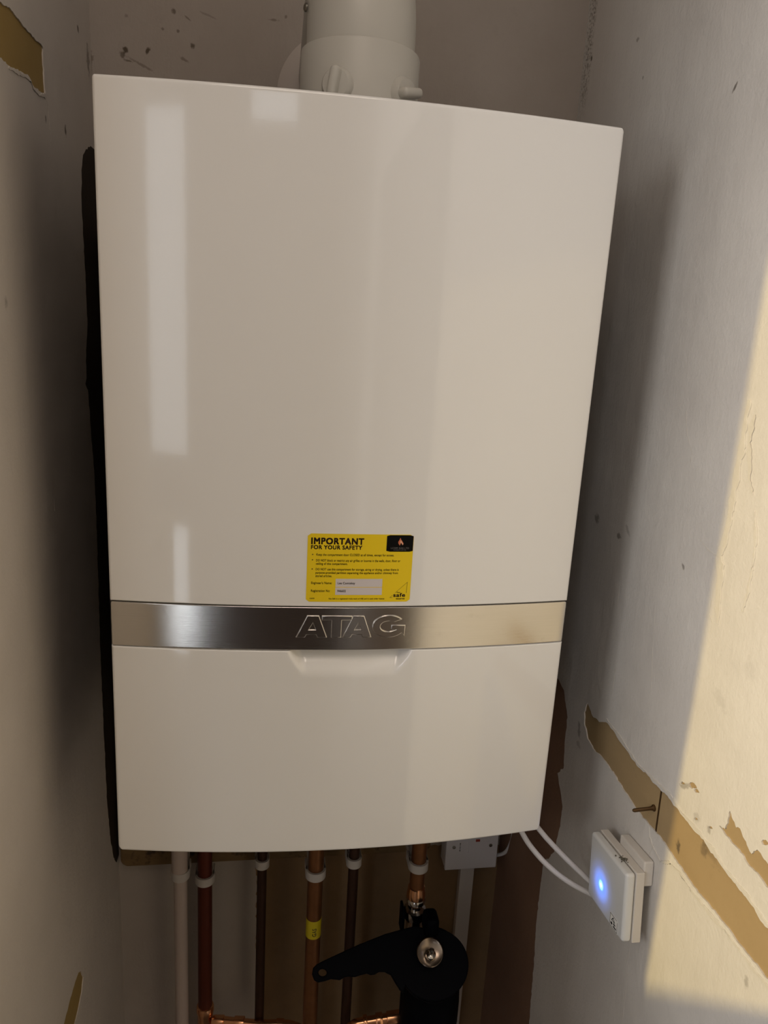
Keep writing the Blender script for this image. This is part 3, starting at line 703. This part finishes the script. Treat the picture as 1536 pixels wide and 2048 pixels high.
# inlet valve above the canister
vx, vy = xr, .238
bm = bmesh.new()
lathe(bm, [(.0135, zn), (.0145, zn - .002), (.0145, zn - .008), (.0105, zn - .012), (.0105, zn - .018), (.0160, zn - .021), (.0160, zn - .034), (.012, zn - .040), (.012, zn - .09)], Matrix.Translation((vx, vy, 0)), 6 * 5); ob('inlet_valve', bm, m_chrome, filt, label='chrome valve nut')
bm = bmesh.new(); kx = at(862, 1842, 1, .20)
box(bm, (kx.x - .008, .196, kx.z - .030), (kx.x + .013, .226, kx.z + .002), .007, 5); wn(ob('valve_knob', bm, m_black, filt))
bm = bmesh.new(); box(bm, (vx - .0205, .226, zn - .058), (vx - .0165, .250, zn - .016), .0015); wn(ob('valve_lever', bm, m_black, filt))
nrm = Vector((-.05, -.66, .75)).normalized()
F = frame(dc + Vector((-.004, 0, .0)), nrm, (1, 0, 0))
pc = at(861, 1904, 1, dc.y - .008)
FV = frame(pc - nrm * .004, nrm, (1, 0, 0))
bm = bmesh.new(); lathe(bm, [(0, -.002), (.0185, -.002), (.0185, .0), (.0172, .001), (.012, -.0008), (0, -.001)], FV, 40, caps=False); pl_ = ob('valve_plate', bm, m_chrome_d, filt, label='round chrome plate')
bm = bmesh.new(); lathe(bm, [(.0040, 0), (.0040, .010), (.0046, .0105), (.0070, .012), (.0070, .017), (.0048, .0185), (.0036, .019), (.0036, .026), (0, .0265)], frame(pc - Vector((0, 0, .015)) - nrm * .002, Vector((0, -.25, .9)), (1, 0, 0)), 6 * 3, caps=False); ob('bleed_valve', bm, m_chrome, pl_)
# key: disc with a hole for the valve and a scalloped handle to the lower left
def key_shape():
    out = []; KC = dc
    def kp(u, v):     # point of the key's own plane
        d = R0 * ((u - 768) / FPX) + R1 * ((v - 1024) / FPX) + R2
        t_ = (dc - CP).dot(nrm) / d.dot(nrm); P = CP + d * t_; Q = F.inverted() @ P; return (Q.x, Q.y)
    o = [(868 + 69 * math.cos(math.radians(a)), 1930 + 73 * math.sin(math.radians(a))) for a in range(-100, 150, 6)]
    o += [(806, 1986), (800, 1980), (790, 1964), (782, 1950), (770, 1944), (758, 1944), (750, 1949), (742, 1950), (734, 1947), (722, 1950), (710, 1954), (700, 1953), (690, 1954), (680, 1960), (672, 1959), (662, 1958), (650, 1962), (636, 1965), (628, 1960), (624, 1948), (626, 1936), (634, 1928), (650, 1920), (680, 1906), (720, 1888), (770, 1868), (806, 1858), (830, 1852)]
    hole = [(645 + 8.5 * math.cos(a * PI / 8), 1945 + 7.5 * math.sin(a * PI / 8)) for a in range(16)]
    big = [(861 + 25.5 * math.cos(a * PI / 20), 1904 + 24.5 * math.sin(a * PI / 20)) for a in range(40)]
    return [[kp(*q) for q in l] for l in (o, hole, big)]
key = thing('bleed_key', tuple(dc), 'black plastic key with a scalloped handle and end hole, resting on the filter top', 'key')
me = fill(key_shape(), .008, lambda a, b, c: F @ Vector((a, b, c - .004)), bevel=.0018, bres=3)
link('handle_plate', me, m_black, key, angle=50)
bm = bmesh.new(); lathe(bm, [(.022, 0), (.047, 0), (.047, -.010), (.043, -.014), (.022, -.014)], frame(dc - nrm * .006, nrm, (1, 0, 0)), 48, caps=False); ob('socket_ring', bm, m_black, key)

# ------------------------------------------------------------------ fused spur and trunking
spur = thing('fused_spur', (.2547, .345, -.321), 'white fused connection unit on a surface box under the right end of the boiler', 'electrical outlet')
F = Matrix.Translation((.2547, .330, -.278)) @ Matrix.Rotation(math.radians(-.5), 4, 'Y')
bm = bmesh.new(); box(bm, (-.0425, .0035, -.0425), (.0425, .0295, .0425), .003, 3, F); wn(ob('surface_box', bm, m_spur, spur))
bm = bmesh.new(); box(bm, (-.0430, -.0035, -.0430), (.0430, .0035, .0430), .0022, 4, F); wn(ob('face_plate', bm, m_spur, spur))
for sx in (-.0302, .0302):
    bm = bmesh.new(); lathe(bm, [(0, 0), (.0028, 0), (.0028, .0007), (0, .0009)], F @ frame((sx, -.0036, .0), (0, -1, 0)), 16, caps=False); box(bm, (-.0024, -.0048, -.0004), (.0024, -.0044, .0004), mat=F @ Matrix.Translation((sx, 0, 0))); ob('screw', bm, m_screw, spur)
bm = bmesh.new(); box(bm, (-.006, -.0046, -.012), (.017, -.0034, .022), .0005, 2, F); fh = wn(ob('fuse_holder', bm, m_spur, spur))
bm = bmesh.new(); box(bm, (.0045, -.0052, .009), (.0115, -.0040, .0135), .0004, 2, F); ob('neon_indicator', bm, m_red, spur)
bm = bmesh.new()
for k, (a, b) in enumerate(((.0075, .0042), (.003, .0018), (.0005, -.0014), (-.0022, -.0034), (-.0045, -.008))): box(bm, (-.0212, -.0037, b), (-.0192, -.00345, a), mat=F)
ob('printed_mark', bm, m_grey_print, spur, smooth=False)
bm = bmesh.new(); a, b = at(927, 1760, 1, .346), at(911, 2048, 1, .346)
xm = (a.x + b.x) / 2
box(bm, (xm - .0118, .346, -.80), (xm + .0118, YB - .0009, -.3205), .0012)
tag(wn(ob('cable_trunking', bm, m_trunk)), 'narrow white plastic trunking running down the wall from the fused spur', 'trunking')

# ------------------------------------------------------------------ cables
def cable(label, pts, r, name='cable'):
    bm = bmesh.new(); tube(bm, spline(pts, 10), r, 14); return tag(ob(name, bm, m_cable), label, 'cable')
cable('thin white flex looping from the right side of the fused spur up into the boiler',
      [at(1030, 1625, 1, .305), at(1027, 1664, 1, .310), at(1020, 1690, 1, .318), at(1008, 1706, 1, .328), (.2975, .3445, at(998, 1711, 1, .3445).z)], .0029, 'power_flex')

# ------------------------------------------------------------------ control module on the right wall
SY, SZ, SA = -.0462, -.0338, math.radians(8.0)
def sens(front, dy0, dz0, dy1, dz1, back, bev, seg=4):
    bm = bmesh.new(); box(bm, (front, -dy1, dz0), (back, -dy0, dz1), bev, seg)
    Mx = Matrix.Translation((0, SY, SZ)) @ Matrix.Rotation(-SA, 4, 'X')
    for v in bm.verts: v.co = Mx @ v.co
    return bm
mod = thing('control_module', (XR, SY, SZ), 'square white plastic module with a glowing blue light on the right wall', 'control module')
lp = at(1202, 1770, 0, .280)
m_led = led_mat(lp.y, lp.z)
cov = wn(ob('front_cover', sens(.280, -.0415, -.0365, .0415, .0365, .2905, .0035, 5), m_led, mod))
wn(ob('base', sens(.2908, -.0418, -.0372, .0418, .0372, .3000, .0010), m_sbase, mod))
wn(ob('wall_box', sens(.3000, -.015, .020, .0385, .0465, XR - .0002, .002), m_sbase, mod))
def onmod(dy, dz, x): # dy towards the room
    Mx = Matrix.Translation((0, SY, SZ)) @ Matrix.Rotation(-SA, 4, 'X'); return Mx @ Vector((x, -dy, dz))
# grime on the top edge
bm = bmesh.new()
for k in range(26):
    c = onmod(random.gauss(.016, .0035), .0374, random.gauss(.2895, .0022)); bmesh.ops.create_icosphere(bm, subdivisions=1, radius=random.uniform(.0004, .0011), matrix=Matrix.Translation(c))
for k in range(10):
    c = onmod(random.gauss(.016, .002), .0458, random.gauss(.3055, .0012)); bmesh.ops.create_icosphere(bm, subdivisions=1, radius=random.uniform(.0003, .0008), matrix=Matrix.Translation(c))
ob('grime', bm, m_dirt, mod)
# small paper label, lower rear corner of the cover
def labp(a, b, c):
    Mx = Matrix.Translation((0, SY, SZ)) @ Matrix.Rotation(-SA, 4, 'X'); return Mx @ Vector((.2798 - c, -a, b))
me = fill([[(.0140, -.0345), (.0322, -.0345), (.0322, -.0215), (.0302, -.0200), (.0140, -.0200)]], .0002, labp); lab = link('paper_label', me, m_label, cov, smooth=False)
def labq(a, b, c):
    return labp(a, b, c + .00025)
ms = [fill([[(a0, b0), (a1, b0), (a1, b1), (a0, b1)]], .0001, labq) for a0, b0, a1, b1 in ((.015, -.0337, .0312, -.0333), (.015, -.0212, .0295, -.0208), (.015, -.0337, .0154, -.0208), (.0308, -.0337, .0312, -.0222), (.017, -.0315, .0205, -.029), (.0225, -.0320, .0290, -.0305), (.0225, -.0292, .0270, -.0278))]
ms.append(fill([[(.018, -.0268), (.0262, -.0268), (.0221, -.0222)], [(.0198, -.0260), (.0244, -.0260), (.0221, -.0236)]], .0001, labq))
link('label_print', join_me(ms), m_logo, lab, smooth=False)

def flex(p0, uv0, uvm, uv1, x1, y0):
    """a cable that leaves the boiler at uv0, passes uvm half way and plugs into the module's rear side"""
    A = at(*uv0, 1, y0); B = at(*uv1, 0, x1); C_ = at(*uvm, 1, (A.y + B.y) / 2)
    C_ = CP + (C_ - CP) * (((A + B) / 2 - CP).length / (C_ - CP).length)
    return [p0, A, A.lerp(C_, .5) + (C_ - (A + B) / 2) * .25, C_, C_.lerp(B, .5) + (C_ - (A + B) / 2) * .25, B]
cable('white cable from the underside of the boiler to the wall module, lower of the two', flex((.193, .06, .012), (1044, 1665), (1102, 1737), (1186, 1790), .294, .035), .0030, 'module_cable')
cable('white cable from the boiler corner to the wall module, upper of the two', flex((.200, .06, .012), (1082, 1663), (1124, 1709), (1186, 1768), .294, .035), .0030, 'module_cable')

# ------------------------------------------------------------------ nail
n0 = at(1308, 1616, 0, XR + .0012)
bm = bmesh.new(); lathe(bm, [(0, -.004), (.0034, -.004), (.0034, .001), (.0024, .0018), (.0019, .004), (.0019, .021), (.0012, .0225), (0, .023)], frame(n0, (-1, .02, -.10)), 14, caps=False)
tag(ob('nail', bm, m_nail), 'dark nail sticking out of the bare brown band on the right wall', 'nail')
